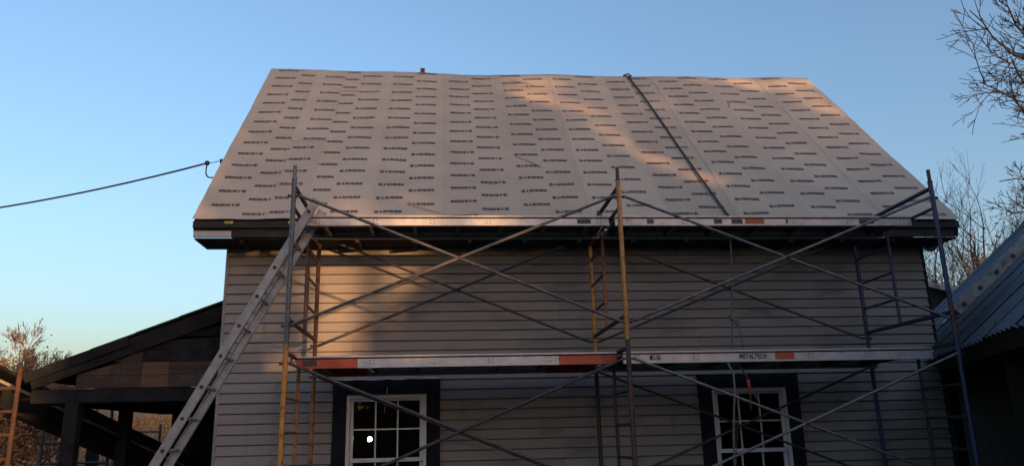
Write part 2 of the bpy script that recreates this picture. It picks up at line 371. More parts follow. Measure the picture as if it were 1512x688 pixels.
# strips: (x0, x1, v0, v1, upside_down, [(text column x, first v)], layer)
PT = .3155
STR = [(XL, -1.905, 0, SL, 0, [(-2.525, .242), (-2.158, .378)], 0),
       (-1.915, -1.515, 0, 1.93, 0, [(-1.925, .10+.315)], 2),
       (-1.945, -1.50, 1.90, SL, 1, [(-1.80, .04+.315*6)], 3),
       (-1.53, -.80, 0, SL, 1, [(-1.592, .598-.3155), (-1.241, .43)], 1),
       (-.84, .03, 0, SL, 1, [(-.765, .431), (-.413, .281)], 0), (-.01, .86, 0, SL, 0, [(.078, .33), (.43, .165)], 1),
       (.82, 1.69, 0, SL, 1, [(.895, .287), (1.243, .122)], 0), (1.65, 2.52, 0, SL, 1, [(1.70, .43), (2.08, .262)], 1),
       (2.48, 3.36, 0, SL, 0, [(2.566, .388), (2.925, .219)], 0), (3.32, 4.21, 0, SL, 1, [(3.405, .098), (3.765, .252)], 1),
       (4.17, 5.09, 0, SL, 1, [(4.264, .239), (4.631, .071)], 0), (5.05, XR, 0, SL, 0, [(5.151, .242), (5.528, .057)], 1)]
for (x0, x1, v0, v1, up, cols, lay) in STR:
    mb = MB(); nx = max(5, int((x1-x0)/.09)); nv = 34; off = .006+.0028*lay
    r_ = random.Random(int(x0*100)+7)
    for j in range(nv+1):
        for i in range(nx+1):
            e_ = .004*noise.noise(Vector((x0*7, j*.5, 0))) if 0 < i < nx else .012*noise.noise(Vector((x0*7+i, j*.35, 0)))
            if (i == 0 and x0 == XL) or (i == nx and x1 == XR): e_ = .006*noise.noise(Vector((x0, j*.7, 1)))
            vv = v0+(v1-v0)*j/nv
            if j == 0 and v0 == 0: vv -= .012+.012*noise.noise(Vector(((x0+(x1-x0)*i/nx)*2, 0, 5)))
            mb.v.append(tuple(roofpt(x0+(x1-x0)*i/nx+e_, vv, off+(.002 if i in (0, nx) else 0))))
    if v1 == SL:                                     # flap folded over the ridge
        for i in range(nx+1):
            p = Vector(mb.v[nv*(nx+1)+i]); mb.v.append((p.x, p.y+.09, p.z+.002+.012*noise.noise(Vector((p.x*2, 7, 1)))))
        for i in range(nx+1):
            p = Vector(mb.v[nv*(nx+1)+i]); mb.v.append((p.x, p.y+.30, p.z-.24))
        nvv = nv+2
    else: nvv = nv
    for j in range(nvv):
        for i in range(nx): a = j*(nx+1)+i; mb.f.append((a, a+1, a+nx+2, a+nx+1))
    st = hp(mb, 'underlayment_strip', M['membrane'], smooth=True)
    lt = MB(); lt.off = off+.005; mi = []
    for (cx, cv) in cols:
        k = math.floor((v0-cv)/PT)
        v = cv+k*PT
        while v < v1:
            letter(lt, mi, cx+r_.uniform(-.004, .004), v+r_.uniform(-.004, .004), .298, up, clip=(x0+.008, x1-.008), vclip=(v0, v1)); v += PT
    lo = tag(hp(lt, 'printed_lettering', [M['print'], M['print_red']], par=st), kind='stuff')
    for p, m in zip(lo.data.polygons, mi): p.material_index = m
rearm = MB(); rearm.quad((XL, YR, ZR-.05), (XR, YR, ZR-.05), (XR, 2*YR-YE, ZE), (XL, 2*YR-YE, ZE)); hp(rearm, 'underlayment_rear', M['membrane'])
# loose crease flaps on the membrane
for (a, c, wd) in (((604, 303), (652, 317), .01), ((763, 232), (800, 247), .008), ((750, 116), (790, 126), .012), ((700, 117), (712, 120), .02), ((560, 137), (500, 134), .008), ((1075, 150), (1077, 160), .01)):
    def onroof(px, py):
        d = ray(px, py); P0 = Vector((0, YE, ZE)); return CAM+d*((P0-CAM).dot(RN)/d.dot(RN))
    A, B = onroof(*a), onroof(*c); dd = (B-A).normalized(); sd = RN.cross(dd)
    va, vb = (A.y-YE)/math.cos(RP), (B.y-YE)/math.cos(RP)
    cb = MB(); nn = 8
    for i in range(nn):
        p, q = roofpt(A.x+(B.x-A.x)*i/nn, va+(vb-va)*i/nn, .018), roofpt(A.x+(B.x-A.x)*(i+1)/nn, va+(vb-va)*(i+1)/nn, .018)
        h = wd*(1-abs(2*i/nn-1)); h2 = wd*(1-abs(2*(i+1)/nn-1))
        cb.quad(p-sd*wd*1.4-RN*.006, q-sd*wd*1.4-RN*.006, q+RN*h2, p+RN*h); cb.quad(p+RN*h, q+RN*h2, q+sd*wd*.7-RN*.006, p+sd*wd*.7-RN*.006)
    hp(cb, 'membrane_crease', M['membrane'])

# ------------------------------------------------------------------ roof gear: ridge bracket, anchor, lifeline
p = atY(624, 111, YR+.02)
rbk = empty('ridge_bracket', (p.x, p.y, p.z-.055), 'small dark brown bracket block standing alone on the roof ridge', 'bracket')
MB().box(-.035, .035, -.03, .03, .0, .16).build('block', M['maroon'], rbk, bevel=.008); MB().box(-.05, .05, -.05, .05, -.01, .012).build('base_plate', M['dark'], rbk)
p = atY(927, 113, YR+.02)
anc = empty('roof_anchor', (p.x, p.y, p.z-.06), 'black roof anchor clamped on the ridge at the top of the lifeline', 'anchor')
MB().box(-.05, .05, -.04, .05, 0, .03).build('base_plate', M['black'], anc, bevel=.006)
MB().poly([(math.cos(t)*.035, 0, .065+math.sin(t)*.035) for t in [2*math.pi*i/14 for i in range(14)]], .012).build('ring', M['black'], anc)
MB().box(-.075, -.02, -.02, .02, .035, .085).box(.02, .06, -.03, .02, .03, .07).build('shackle', M['black'], anc, bevel=.006)
pts = [roofpt(2.945+(3.191-2.945)*t+.018*math.sin(t*5)*(t*(1-t))*4, SL*(1-t)+.06*t, .025+.006*math.sin(9*t)) for t in [i/40 for i in range(41)]]
pts[0] = Vector((p.x, p.y, p.z+.0)); pts.append(pts[-1]+Vector((.0, -.05, -.02)))
tag(MB().poly(pts, .013).build('lifeline_rope', M['ropedark'], smooth=True), 'dark safety rope running straight down the printed roof from ridge anchor', 'rope')

# ------------------------------------------------------------------ power cable
q = empty('cable_insulator', tuple(atY(326, 238, 9.35)), 'small black insulator knob on the left roof edge holding the cable', 'insulator')
MB().tube((-.012, 0, 0), (.06, .02, 0), .028, n=10).build('knob', M['black'], q); MB().tube((.055, .02, -.0), (.13, .04, -.03), .012).build('bracket', M['dark'], q)
A = q.location+Vector((-.02, 0, 0)); B = atY(306, 241, 9.3); cbl = []
for i in range(25):
    t = i/24; P0 = B; P1 = atY(-420, 330, 13.0); pp = P0.lerp(P1, t); pp.z -= .55*4*t*(1-t)*.55; cbl.append(pp)
cbo = empty('service_cable', tuple(B), 'black overhead power cable sagging from the left roof edge', 'cable')
c_ = MB().poly(cbl, .012).build('cable', M['black'], smooth=True); under(c_, cbo)
c_ = MB().poly([A, (A+B)/2+Vector((0, 0, -.006)), B], .005).build('tie_wire', M['galv'], smooth=True); under(c_, cbo)
c_ = MB().ball(B, .032).build('splice', M['black'], smooth=True); under(c_, cbo)
C1 = atY(318, 262, 9.2); lp = [B.lerp(C1, t)+Vector((-.05*math.sin(math.pi*t), 0, -.07*math.sin(math.pi*t))) for t in [i/10 for i in range(11)]]
lp.append(C1+Vector((.1, .1, -.02))); c_ = MB().poly(lp, .009).build('drip_loop', M['black'], smooth=True); under(c_, cbo)

# ------------------------------------------------------------------ light bulb seen through the left window
bp_ = atY(546, 648, 9.75)
lb = empty('pendant_bulb', (bp_.x, bp_.y, 2.6), 'glowing bare bulb hanging inside behind the left window', 'light bulb')
MB().ball((0, 0, bp_.z-2.6), .027, 14, 10).build('bulb', M['bulb'], lb, smooth=True)
MB().tube((0, 0, bp_.z-2.6+.025), (0, 0, bp_.z-2.6+.10), .02).build('socket', M['black'], lb); MB().tube((0, 0, bp_.z-2.6+.1), (0, 0, 0), .006, n=6).build('cord', M['black'], lb)

# ------------------------------------------------------------------ scaffold
FX = [-1.37, 1.65, 4.79]; FY0, FY1 = 6.85, 8.37; FD = FY1-FY0; FB = [.88, 2.40]; FH = 1.52
def frame(ix, lv, label, flip, mats):
    """mats: front post, rear post, inner stuff, optional (split height, material below) for the front post"""
    mf, mr, mi_, sp = mats
    fr = empty('frame_scaffold', (FX[ix], FY0, FB[lv]), label, 'scaffold', 'end frames of the scaffold before the house')
    r = .0225
    if sp:
        MB().tube((0, 0, sp[0]), (0, 0, FH), r, n=12).build('front_post', M[mf], fr, smooth=False); MB().tube((0, 0, 0), (0, 0, sp[0]-.001), r, n=12).build('front_post', M[sp[1]], fr)
    else: MB().tube((0, 0, 0), (0, 0, FH), r, n=12).build('front_post', M[mf], fr)
    MB().tube((0, FD, 0), (0, FD, FH), r, n=12).build('rear_post', M[mr], fr)
    for y in (0, FD):
        p = MB().tube((0, y, FH), (0, y, FH+.13 if lv else FH+.02), .0175, n=10); p.tube((0, y, FH-.002), (0, y, FH+.012), .0255, n=12)
        p.build('coupling_pin', M['galv' if ix == 0 else 'dark'], fr)
    MB().tube((0, .02, FH-.06), (0, FD-.02, FH-.06), .021, n=10).build('top_bar', M[mi_], fr)
    MB().tube((0, .02, FH-.262), (0, FD-.02, FH-.262), .017, n=8).build('plank_bar', M[mi_], fr) if lv else None
    MB().tube((0, .02, .23), (0, FD-.02, .23), .021, n=10).build('bottom_bar', M[mi_], fr)
    yi = .85 if not flip else .64
    MB().tube((0, yi, .23), (0, yi, FH-.06), .017, n=8).build('inner_post', M[mi_ if ix != 1 or lv == 0 else 'orange'], fr)
    for k in range(3):
        zz = .50+.29*k
        a, c = (yi, FD) if not flip else (0, yi)
        MB().tube((0, a, zz), (0, c, zz), .013, n=8).build('rung', M[mi_], fr)
    for y in (0, FD):                                    # brace studs
        for zz in (.17, 1.36):
            st = MB().tube((-.045, y, zz), (.045, y, zz), .008, n=6); st.box(-.05, -.038, y-.012, y+.012, zz-.012, zz+.012); st.box(.038, .05, y-.012, y+.012, zz-.012, zz+.012)
            st.build('brace_stud', M['dark'], fr)
    if lv == 0:
        for y in (0, FD):
            MB().tube((0, y, -.36+.03), (0, y, .02), .016, n=8).build('screw_jack', M['rust'], fr)
            MB().box(-.09, .09, y-.09, y+.09, -.39, -.33).build('base_plate', M['dark'], fr)
    return fr
frame(0, 1, 'upper scaffold frame with a grey steel front post beside the ladder top', False, ('bluegrey', 'rust', 'maroon', None))
frame(1, 1, 'upper scaffold frame painted yellow, standing between the two platform runs', False, ('yellow', 'yellow', 'maroon', None))
frame(2, 1, 'upper scaffold frame painted blue, standing beside the tin roof', False, ('blue', 'blue', 'blue', (.33, 'maroon')))
frame(0, 0, 'lower scaffold frame painted orange yellow, below the red platform end', True, ('yellow', 'orange', 'orange', None))
frame(1, 0, 'lower scaffold frame with a rusty maroon post under the yellow frame', True, ('maroon', 'dark', 'dark', None))
frame(2, 0, 'lower scaffold frame painted blue with a yellow band, under the tin eave', True, ('blue', 'blue', 'dark', None))
BR = [('front', FY0-.03), ('rear', FY1+.005)]
BL = {(0, 1, 0): 'galvanised cross brace above the red ended platform, on the yard side', (0, 1, 1): 'thin cross brace above the red ended platform, near the clapboards',
      (1, 1, 0): 'galvanised cross brace above the plain silver platform, on the yard side', (1, 1, 1): 'thin cross brace above the plain silver platform, near the clapboards',
      (0, 0, 0): 'dark cross brace in front of the left window, on the yard side', (0, 0, 1): 'thin cross brace just in front of the left window, near the clapboards',
      (1, 0, 0): 'bright galvanised cross brace in front of the right window, on the yard side', (1, 0, 1): 'thin cross brace just in front of the right window, near the clapboards'}
for bay in (0, 1):
    for lv in (0, 1):
        for sd in (0, 1):
            y = BR[sd][1]; x0, x1 = FX[bay]+.045, FX[bay+1]-.045; z0, z1 = FB[lv]+.17, FB[lv]+1.36
            o = empty('cross_brace', ((x0+x1)/2, y, (z0+z1)/2), BL[(bay, lv, sd)], 'cross brace', 'cross braces between the scaffold frames')
            hx, hz = (x1-x0)/2, (z1-z0)/2; m = M['galv'] if (sd == 0 and (lv == 1 or bay == 1)) else M['galv2']
            r = .0135
            MB().tube((-hx, -.014, -hz), (hx, -.014, hz), r, n=8).build('brace_bar', m, o); MB().tube((-hx, .014, hz), (hx, .014, -hz), r, n=8).build('brace_bar', m, o)
            MB().tube((0, -.034, 0), (0, .034, 0), .009).build('pivot_rivet', M['dark'], o)
def text_mesh(s, size):
    cu = bpy.data.curves.new('t', 'FONT'); cu.body = s; cu.size = size; cu.align_x = 'CENTER'; cu.align_y = 'CENTER'; cu.offset = size*.02
    o = bpy.data.objects.new('t', cu); COL.objects.link(o); dg = bpy.context.evaluated_depsgraph_get()
    me = bpy.data.meshes.new_from_object(o.evaluated_get(dg)); bpy.data.objects.remove(o); return me
def platform(bay, lv, label, red, marks):
    x0, x1 = FX[bay]+.03, FX[bay+1]-.03; zt = [2.335, 3.668][lv]; h = [.108, .096][lv]; y0, y1 = 7.2, [8.2, 7.72][lv]
    o = empty('scaffold_platform', ((x0+x1)/2, y0, zt), label, 'scaffold platform', 'aluminium platforms of the scaffold')
    hx = (x1-x0)/2
    segs = [(-hx, hx, 'alu')] if not red else [(-hx, -hx+red, 'platred'), (-hx+red+.001, hx-red-.001, 'alu'), (hx-red, hx, 'platred')]
    for yy, s_ in ((0, 1), (y1-y0, -1)):
        for a, c, mm in segs:
            rb = MB(); rb.box(a, c, yy-s_*.004, yy+s_*.004, -h+.016, -.026); rb.box(a, c, yy-s_*.012, yy+s_*.03, -h, -h+.015); 
            rb.build('side_rail', M[mm], o)
        MB().box(-hx, hx, yy-s_*.014, yy+s_*.035, -.012, .003).build('rail_cap', M['alu'], o)
    MB().box(-hx+.02, hx-.02, .036, y1-y0-.036, -.034, -.012).build('deck', M['deck'], o)
    for i in range(7):
        xx = -hx+.2+(2*hx-.4)*i/6; MB().box(xx-.02, xx+.02, .03, y1-y0-.03, -h+.018, -.036).build('cross_member', M['dark'], o)
    for s_ in (-1, 1):
        for yy in (.03, y1-y0-.03):
            hk = MB(); hk.box(s_*(hx-.10), s_*(hx-.002), yy-.016, yy+.016, -.075, -.02) if s_ > 0 else hk.box(-hx+.002, -hx+.10, yy-.016, yy+.016, -.075, -.02)
            hk.poly([(s_*(hx+.0), yy, -.04), (s_*(hx+.025), yy, .0), (s_*(hx+.05), yy, -.01), (s_*(hx+.055), yy, -.05)], .010, 6)
            hk.build('hook', M['bluegrey'], o)
    rv = MB(); n_ = 6
    for i in range(n_):
        xx = -hx+.12+(2*hx-.24)*i/(n_-1)
        for dx, dz in ((0, -.04), (.035, -.04), (0, -.07), (.035, -.075)): rv.tube((xx+dx, -.0045, dz), (xx+dx, -.0075, dz), .006, n=6)
    tag(rv.build('rivet_holes', M['black'], o), kind='stuff')
    for (px0, px1, kind) in marks:
        a = atY(px0, 540 if lv == 0 else 327, y0).x-o.location.x; c = atY(px1, 540 if lv == 0 else 327, y0).x-o.location.x
        if kind == 'block': MB().box(a, c, -.0065, -.0042, -h+.02, -.03).build('worn_label', M['label'], o)
        elif kind == 'red': MB().box(a, c, -.0064, -.0041, -h+.017, -.027).build('red_label', M['platred'], o)
        elif kind == 'pale': MB().box(a, c, -.0064, -.0041, -h+.017, -.027).build('pale_label', M['labelw'], o)
        else:
            me = text_mesh(kind, .085); wd = max(v.co.x for v in me.vertices)-min(v.co.x for v in me.vertices); k = (c-a)/wd
            for v in me.vertices: v.co = Vector(((v.co.x)*k+(a+c)/2, -.0085, v.co.y*.8-h/2-.005))
            me.materials.append(M['black']); lk = link('printed_name', me, o)
    return o
platform(0, 0, 'lower scaffold platform with red painted ends and a silver middle', .55, [(447, 468, 'block')])
platform(1, 0, 'lower scaffold platform in plain silver with small worn labels', 0, [(960, 976, 'MO-100'), (1090, 1136, 'pale'), (1093, 1133, 'METALTECH'), (1146, 1174, 'red')])
platform(0, 1, 'upper silver platform along the eave, beside the ladder top', 0, [(852, 872, 'block')])
platform(1, 1, 'upper silver platform along the eave with dark and red labels', 0, [(955, 965, 'block'), (1054, 1066, 'block'), (1080, 1096, 'block'), (1100, 1128, 'red'), (1160, 1163, 'block'), (1268, 1290, 'block')])

# ------------------------------------------------------------------ extension ladder leaning on the scaffold end
LN, LF = 7.02, 7.42
a0, a1 = atY(326, 522, LN), atY(424, 362, LN); ld = (a1-a0); ld.y = 0; ld.normalize()
t0 = (GZ+.02-a0.z)/ld.z; base = a0+ld*t0; top_t = (3.80-a0.z)/ld.z; LL = top_t-t0
lad = empty('extension_ladder', (base.x, LN, GZ), 'grey aluminium extension ladder leaning up to the roof eave beside the scaffold', 'ladder')
nrm = Vector((-ld.z, 0, ld.x))
def lt_(u, y, w_): return ld*u+Vector((0, y, 0))+nrm*w_
for y in (0, LF-LN):
    rl = MB(); t_ = .0035; w0, w1 = -.038, .038
    T = lambda q: lt_(q.x, q.y, q.z)
    s_ = 1 if y < .2 else -1; ya, yb = sorted((y+s_*.004, y+s_*.028))
    rl.box(0, LL, y-t_, y+t_, w0, w1, T); rl.box(0, LL, ya, yb, w0, w0+.007, T); rl.box(0, LL, ya, yb, w1-.007, w1, T)
    rl.build('rail', M['aluL'], lad)
u = ((a0-base).length) % .3
while u < LL-.05:
    MB().tube(lt_(u, .004, 0), lt_(u, LF-LN-.004, 0), .0165, n=10).build('rung', M['aluL'], lad)
    for y in (-.009, LF-LN+.004): MB().tube(lt_(u, y, 0), lt_(u, y+.005, 0), .017, n=10).build('rung_plug', M['black'], lad)
    u += .3
for y in (0, LF-LN): MB().box(-.05, .09, y-.03, y+.03, -.02, .03).build('foot', M['black'], lad)

# ------------------------------------------------------------------ hoist rope and tool hanging at the platform
p0 = atY(1078, 346, 7.45); p1 = atY(1081, 470, 7.42); p2 = atY(1082, 520, 7.40)
hr = empty('hoist_rope', tuple(p0), 'thin grey hoist rope with a knot hanging between the two right platforms', 'rope')
c_ = MB().poly([p0+Vector((0, 0, .1)), p0, (p0+p1)/2+Vector((.012, 0, 0)), p1, p2, p2+Vector((.0, 0, -.04))], .009).build('rope', M['rope'], smooth=True); under(c_, hr)
kb = MB()
for dx, dz, r in ((0, 0, .026), (.03, -.02, .024), (-.012, .03, .02), (.05, -.05, .02), (.012, -.045, .018)): kb.ball(p1+Vector((dx, 0, dz)), r)
kb.poly([p1+Vector((-.02, 0, .04)), p1+Vector((.03, -.02, .01)), p1+Vector((.06, 0, -.03)), p1+Vector((.02, .02, -.05)), p1+Vector((-.02, 0, -.01))], .010)
c_ = kb.build('knot', M['rope'], smooth=True); under(c_, hr)
t1 = p1+Vector((.05, 0, -.05)); t2 = atY(1098, 516, 7.4); c_ = MB().poly([t1, (t1+t2)/2+Vector((.006, 0, 0)), t2], .007, r1=.004).build('rope_tail', M['rope'], smooth=True); under(c_, hr)
pa = atY(1083, 552, 7.0)
hr2 = empty('hanging_line', tuple(pa), 'grey rope and chain dangling below the platform in front of the right window', 'rope')
pb = [pa+Vector((0, .12, .12)), pa, atY(1085, 575, 7.0), atY(1084, 600, 7.0), atY(1083, 640, 7.0), atY(1085, 690, 7.0), atY(1085, 740, 7.0)]
c_ = MB().poly(pb, .010).build('rope', M['rope'], smooth=True); under(c_, hr2)
cb = MB(); rr = random.Random(2)
for i in range(14):
    c0 = atY(1086+rr.uniform(-3, 3), 618+5*i, 7.0); cb.poly([c0+Vector((.012*math.cos(t), .006*math.sin(t*(1 if i % 2 else 2)), .016*math.sin(t))) for t in [2*math.pi*k/8 for k in range(9)]], .004, 5)
c_ = cb.build('chain', M['galv2']); under(c_, hr2)
pt = atY(1103, 556, 7.05)
tl = empty('hanging_lanyard', tuple(pt), 'short red lanyard hanging below the platform before the right window', 'lanyard')
c_ = MB().poly([pt+Vector((0, .14, .10)), pt, pt+Vector((.002, 0, -.02))], .008).build('cord', M['ropedark'], smooth=True); under(c_, tl)
e0, e1 = atY(1104, 560, 7.05), atY(1108, 584, 7.05)
c_ = MB().poly([e0, e0.lerp(e1, .4)+Vector((.004, 0, 0)), e1], .017, 8, .011).build('red_sleeve', M['redstrap'], smooth=True); under(c_, tl)
c_ = MB().poly([e1, atY(1108, 595, 7.05), atY(1109, 606, 7.05)], .008).build('tail', M['ropedark'], smooth=True); under(c_, tl)
c_ = MB().poly([e0.lerp(e1, .5), atY(1113, 580, 7.05), atY(1119, 590, 7.05)], .005).build('loop', M['rope'], smooth=True); under(c_, tl)
# loose string over the left window
s0, s1 = atY(572, 571, WY-.075), atY(567, 609, WY-.06)
tag(MB().poly([s0, s0.lerp(s1, .4)+Vector((.008, -.012, 0)), s1], .004).build('loose_string', M['labelw'], smooth=True), 'short pale string hanging from the dark trim over the left window', 'string')

# ------------------------------------------------------------------ porch on the left
PY = 9.05
por = empty('porch', (-3.5, PY, GZ), 'dark open porch with a sloping roof against the left end of the house', 'porch')
def pp_(mb, name, m, bevel=0): return under(mb.build(name, m, bevel=bevel), por)
ra, rc = atY(335, 446, PY), atY(38, 552, PY); sl_ = (rc-ra).normalized(); ln = (rc-ra).length; pn = Vector((0, 1, 0)).cross(sl_); pn = pn if pn.z > 0 else -pn
if ra.x > WL-.012: ra = ra+sl_*((ra.x-WL+.02)/-sl_.x); ln = (rc-ra).length
PD = 4.2
def PT_(q): return ra+sl_*q.x+Vector((0, q.y, 0))+pn*q.z
pp_(MB().box(0, ln, .03, PD, -.06, -.012, PT_), 'roof_deck', M['darkwood'])
nsh = 9
for i in range(nsh):                                     # courses of roofing laid over each other
    a, c = ln*i/nsh, ln*(i+1)/nsh
    pp_(MB().box(a-.0, c+.035, -.02-.008*(i % 2), PD, -.010+.002*(nsh-i), .004+.003*(nsh-i), PT_), 'roofing_course', M['shingle'])
pp_(MB().box(.0, ln-.02, -.0, .028, -.19, -.013, PT_), 'rake_board', M['darkwood'], .004)
pp_(MB().box(ln*.50, ln+.02, -.03, -.002, -.10, .002, PT_), 'rake_trim', M['darkwood'], .004)
zb = atY(200, 573, PY+.06).z
xs_l, xs_r = atY(112, 570, PY+.06).x, WL-.03
def topz(x): t = (ra.x-x)/-sl_.x; return ra.z+sl_.z*t*(-1 if False else 1)
nb = 3; edges = [xs_l+(xs_r-xs_l)*t for t in (0, .28, .42, .60, 1)]
for ie, (a, c) in enumerate(zip(edges[:-1], edges[1:])):
    za, zc = topz(a)-.20, topz(c)-.20
    rows = max(1, int((max(za, zc)-zb)/.14)); zz = zb+.01; 
    while zz < max(za, zc)-.01:
        z2 = zz+.138
        k = MB(); A0, A1 = min(z2, max(zz+.004, za)), min(z2, max(zz+.004, zc))
        k.v += [(a+.002, PY+.05, zz), (c-.002, PY+.05, zz), (c-.002, PY+.05, A1), (a+.002, PY+.05, A0), (a+.002, PY+.075, zz), (c-.002, PY+.075, zz), (c-.002, PY+.075, A1), (a+.002, PY+.075, A0)]
        k.f += [(0, 1, 2, 3), (5, 4, 7, 6), (0, 4, 5, 1), (3, 2, 6, 7), (0, 3, 7, 4), (1, 5, 6, 2)]
        pp_(k, 'gable_board', M['sunpatch' if ie == 2 and zz < zb+.25 else ('wood' if ie < 2 or zz < zb+.2 else 'darkwood')]); zz += .142
bm0 = zb-.15
pp_(MB().box(atY(45, 575, PY).x, WL-.02, PY+.02, PY+.16, bm0, zb), 'beam', M['darkwood'], .006)
pp_(MB().box(atY(45, 575, PY).x, WL-.02, PY+PD-.2, PY+PD-.06, bm0, zb), 'beam', M['darkwood'], .006)
pp_(MB().box(atY(45, 575, PY).x, atY(45, 575, PY).x+.14, PY+.162, PY+PD-.202, bm0, zb-.01), 'beam', M['darkwood'], .006)
for (px, yy) in ((105, PY+.09), (183, PY+2.2), (140, PY+PD-.13)):
    x = atY(px, 640, yy).x; pp_(MB().box(x-.075, x+.075, yy-.07, yy+.07, GZ-.05, bm0-.001), 'post', M['darkwood'], .006)
for i in range(6):
    y = PY+.4+i*.68; pp_(MB().box(.05, ln-.05, y-.02, y+.02, -.20, -.062, PT_), 'rafter', M['darkwood'])
pp_(MB().box(atY(252, 660, PY+PD-.2).x, WL-.02, PY+PD-.26, PY+PD-.21, GZ-.05, bm0-.002), 'back_wall', M['darkwood'])
pp_(MB().box(atY(45, 575, PY).x+.15, WL-.03, PY+.17, PY+PD-.21, zb-.05, zb-.03), 'ceiling', M['darkwood'])
pp_(MB().box(WL-.014, WL-.002, PY+.2, PY+PD, GZ-.05, 3.0), 'side_lining', M['darkwood'])

# ------------------------------------------------------------------ gear left of the porch: ramp plank, second scaffold
r0, r1 = atY(18, 572, 9.9), atY(262, 684, 12.6)
rd = (r1-r0).normalized(); r0 = r0-rd*1.2; r1 = r1+rd*.6
ramp = empty('sloping_walkway', (r0.x, r0.y, r0.z), 'dark sloping walkway beam with a grey metal edge running behind the porch posts', 'walkway')
def rw(mb, n, m): return under(mb.build(n, m), ramp)
rw(MB().bar(r0+Vector((0, .03, -.02)), r1+Vector((0, .03, -.02)), .05, .075), 'metal_edge', M['alu'])
rw(MB().bar(r0+Vector((0, .12, -.19)), r1+Vector((0, .12, -.19)), .16, .26), 'beam', M['darkwood'])
rw(MB().bar(r0+Vector((.1, .45, -.05)), r1+Vector((.1, .45, -.05)), .5, .04), 'deck', M['darkwood'])
def side_frame(pxl, pxr, ztop_px, Y, label, mname, bars):
    a = atY(pxl, 640, Y); c = atY(pxr, 640, Y); zt_ = atY(pxl, ztop_px, Y).z
    o = empty('frame_scaffold', (a.x, Y, GZ), label, 'scaffold', 'end frames of the scaffold beyond the porch'); wdt = c.x-a.x
    for x in (0, wdt): MB().tube((x, 0, 0), (x, 0, zt_-GZ), .024, n=10).build('post', M[mname], o)
    for b_ in bars: MB().tube((0, 0, b_-GZ), (wdt, 0, b_-GZ), .017, n=8).build('bar', M[mname], o)
    MB().tube((wdt*.35, 0, bars[-1]-GZ), (wdt*.35, 0, bars[0]-GZ), .014, n=8).build('inner_post', M[mname], o)
    for y in (0,):
        for x in (0, wdt): MB().box(x-.07, x+.07, -.07, .07, -.01, .02).build('base_plate', M['dark'], o)
    return o
zf = lambda py, Y: atY(80, py, Y).z
side_frame(-60, 17, 545, 8.3, 'rusty orange scaffold frame standing left of the porch roof corner', 'rust', [zf(572, 8.3), zf(606, 8.3), zf(640, 8.3), zf(676, 8.3)])
side_frame(64, 162, 596, 12.2, 'dark scaffold frame under the porch, directly behind the walkway beam', 'dark', [zf(624, 12.2), zf(654, 12.2), zf(684, 12.2)])
side_frame(134, 236, 628, 13.8, 'dark scaffold frame under the porch, farthest behind the walkway beam', 'bluegrey', [zf(640, 13.8), zf(662, 13.8), zf(686, 13.8)])
for (a, c, Y, lb_) in (((20, 585), (84, 700), 11.2, 'dark diagonal brace bar in front of the scaffold under the porch'), ((40, 700), (150, 615), 11.9, 'second dark brace bar rising under the porch walkway')):
    o = MB().tube(atY(*a, Y), atY(*c, Y+.2), .015).build('brace_bar', M['dark']); tag(o, lb_, 'brace')

# ------------------------------------------------------------------ barn with a tin roof on the right
BZ, BPT = 2.32, R(41.5)
E1 = atZ(1410, 517, BZ); E2 = atZ(1512, 478, BZ); be = (E1-E2).normalized(); bpv = Vector((be.y, -be.x, 0)); bs = bpv*math.cos(BPT)+Vector((0, 0, math.sin(BPT))); bn = bs.cross(be); bn = bn if bn.z > 0 else -bn
E1 = E1+bpv*.03
barn = empty('barn', (E1.x+bpv.x*1.5, E1.y+bpv.y*1.5, GZ), 'dark barn with a blue grey corrugated tin roof beside the house', 'barn')
def bb(mb, n, m): return under(mb.build(n, m), barn)
def BT(q): return E1+be*q.x+bs*q.y+bn*q.z
SLB = 5.0; E0, EN = -2.75, 7.3
SW = .86; cor = MB(); nc = 7
prof = []
for i in range(nc*4+1):
    t = i/4; prof.append((SW*1.03*i/(nc*4), .017*math.cos(2*math.pi*t)))
for s_ in (-.02, SLB): cor.v += [tuple(be*a+bs*s_+bn*c) for a, c in prof]
n_ = len(prof)
for i in range(n_-1): cor.f.append((i, i+1, n_+i+1, n_+i))
corm = cor.mesh('roof_sheet', M['tinroof'])
ns = int((EN-E0)/SW)+1
bt_r = random.Random(8)
for i in range(ns):
    o = link('roof_sheet', corm); o.location = E1+be*(E0+SW*i)+bn*(.02+.004*(i % 2))+bs*bt_r.uniform(-.015, .015); under(o, barn)
    cp = MB()                                          # lapped ridge of each sheet with nail heads
    for s0 in [.15+.55*k for k in range(9)]: cp.tube(BT(Vector((E0+SW*i+.01, s0, .03))), BT(Vector((E0+SW*i+.01, s0, .05))), .012, n=6)
    tag(bb(cp, 'roof_nails', M['dark']), kind='stuff')
EN = E0+SW*ns
rear = MB(); rg = BT(Vector((0, SLB, 0))); 
def BTr(e_, s_, n__): return E1+be*e_+bpv*(2*SLB*math.cos(BPT)-s_*math.cos(BPT))+Vector((0, 0, s_*math.sin(BPT)+n__))
rear.quad(BTr(E0, SLB, .02), BTr(EN, SLB, .02), BTr(EN, 0, .02), BTr(E0, 0, .02)); rear.quad(BTr(E0, SLB, -.03), BTr(E0, 0, -.03), BTr(EN, 0, -.03), BTr(EN, SLB, -.03)); bb(rear, 'rear_roof', M['tinroof'])
bb(MB().box(E0+.02, EN-.02, .04, SLB-.02, -.05, -.0, BT), 'roof_boarding', M['barnboard'])
bb(MB().box(E0+.01, EN-.01, .01, .045, -.16, -.004, BT), 'eave_board', M['barnboard'])
for i in range(16):
    e_ = E0+.2+(EN-E0-.4)*i/15; bb(MB().box(e_-.03, e_+.03, .05, SLB-.1, -.17, -.052, BT), 'rafter', M['barnboard'])
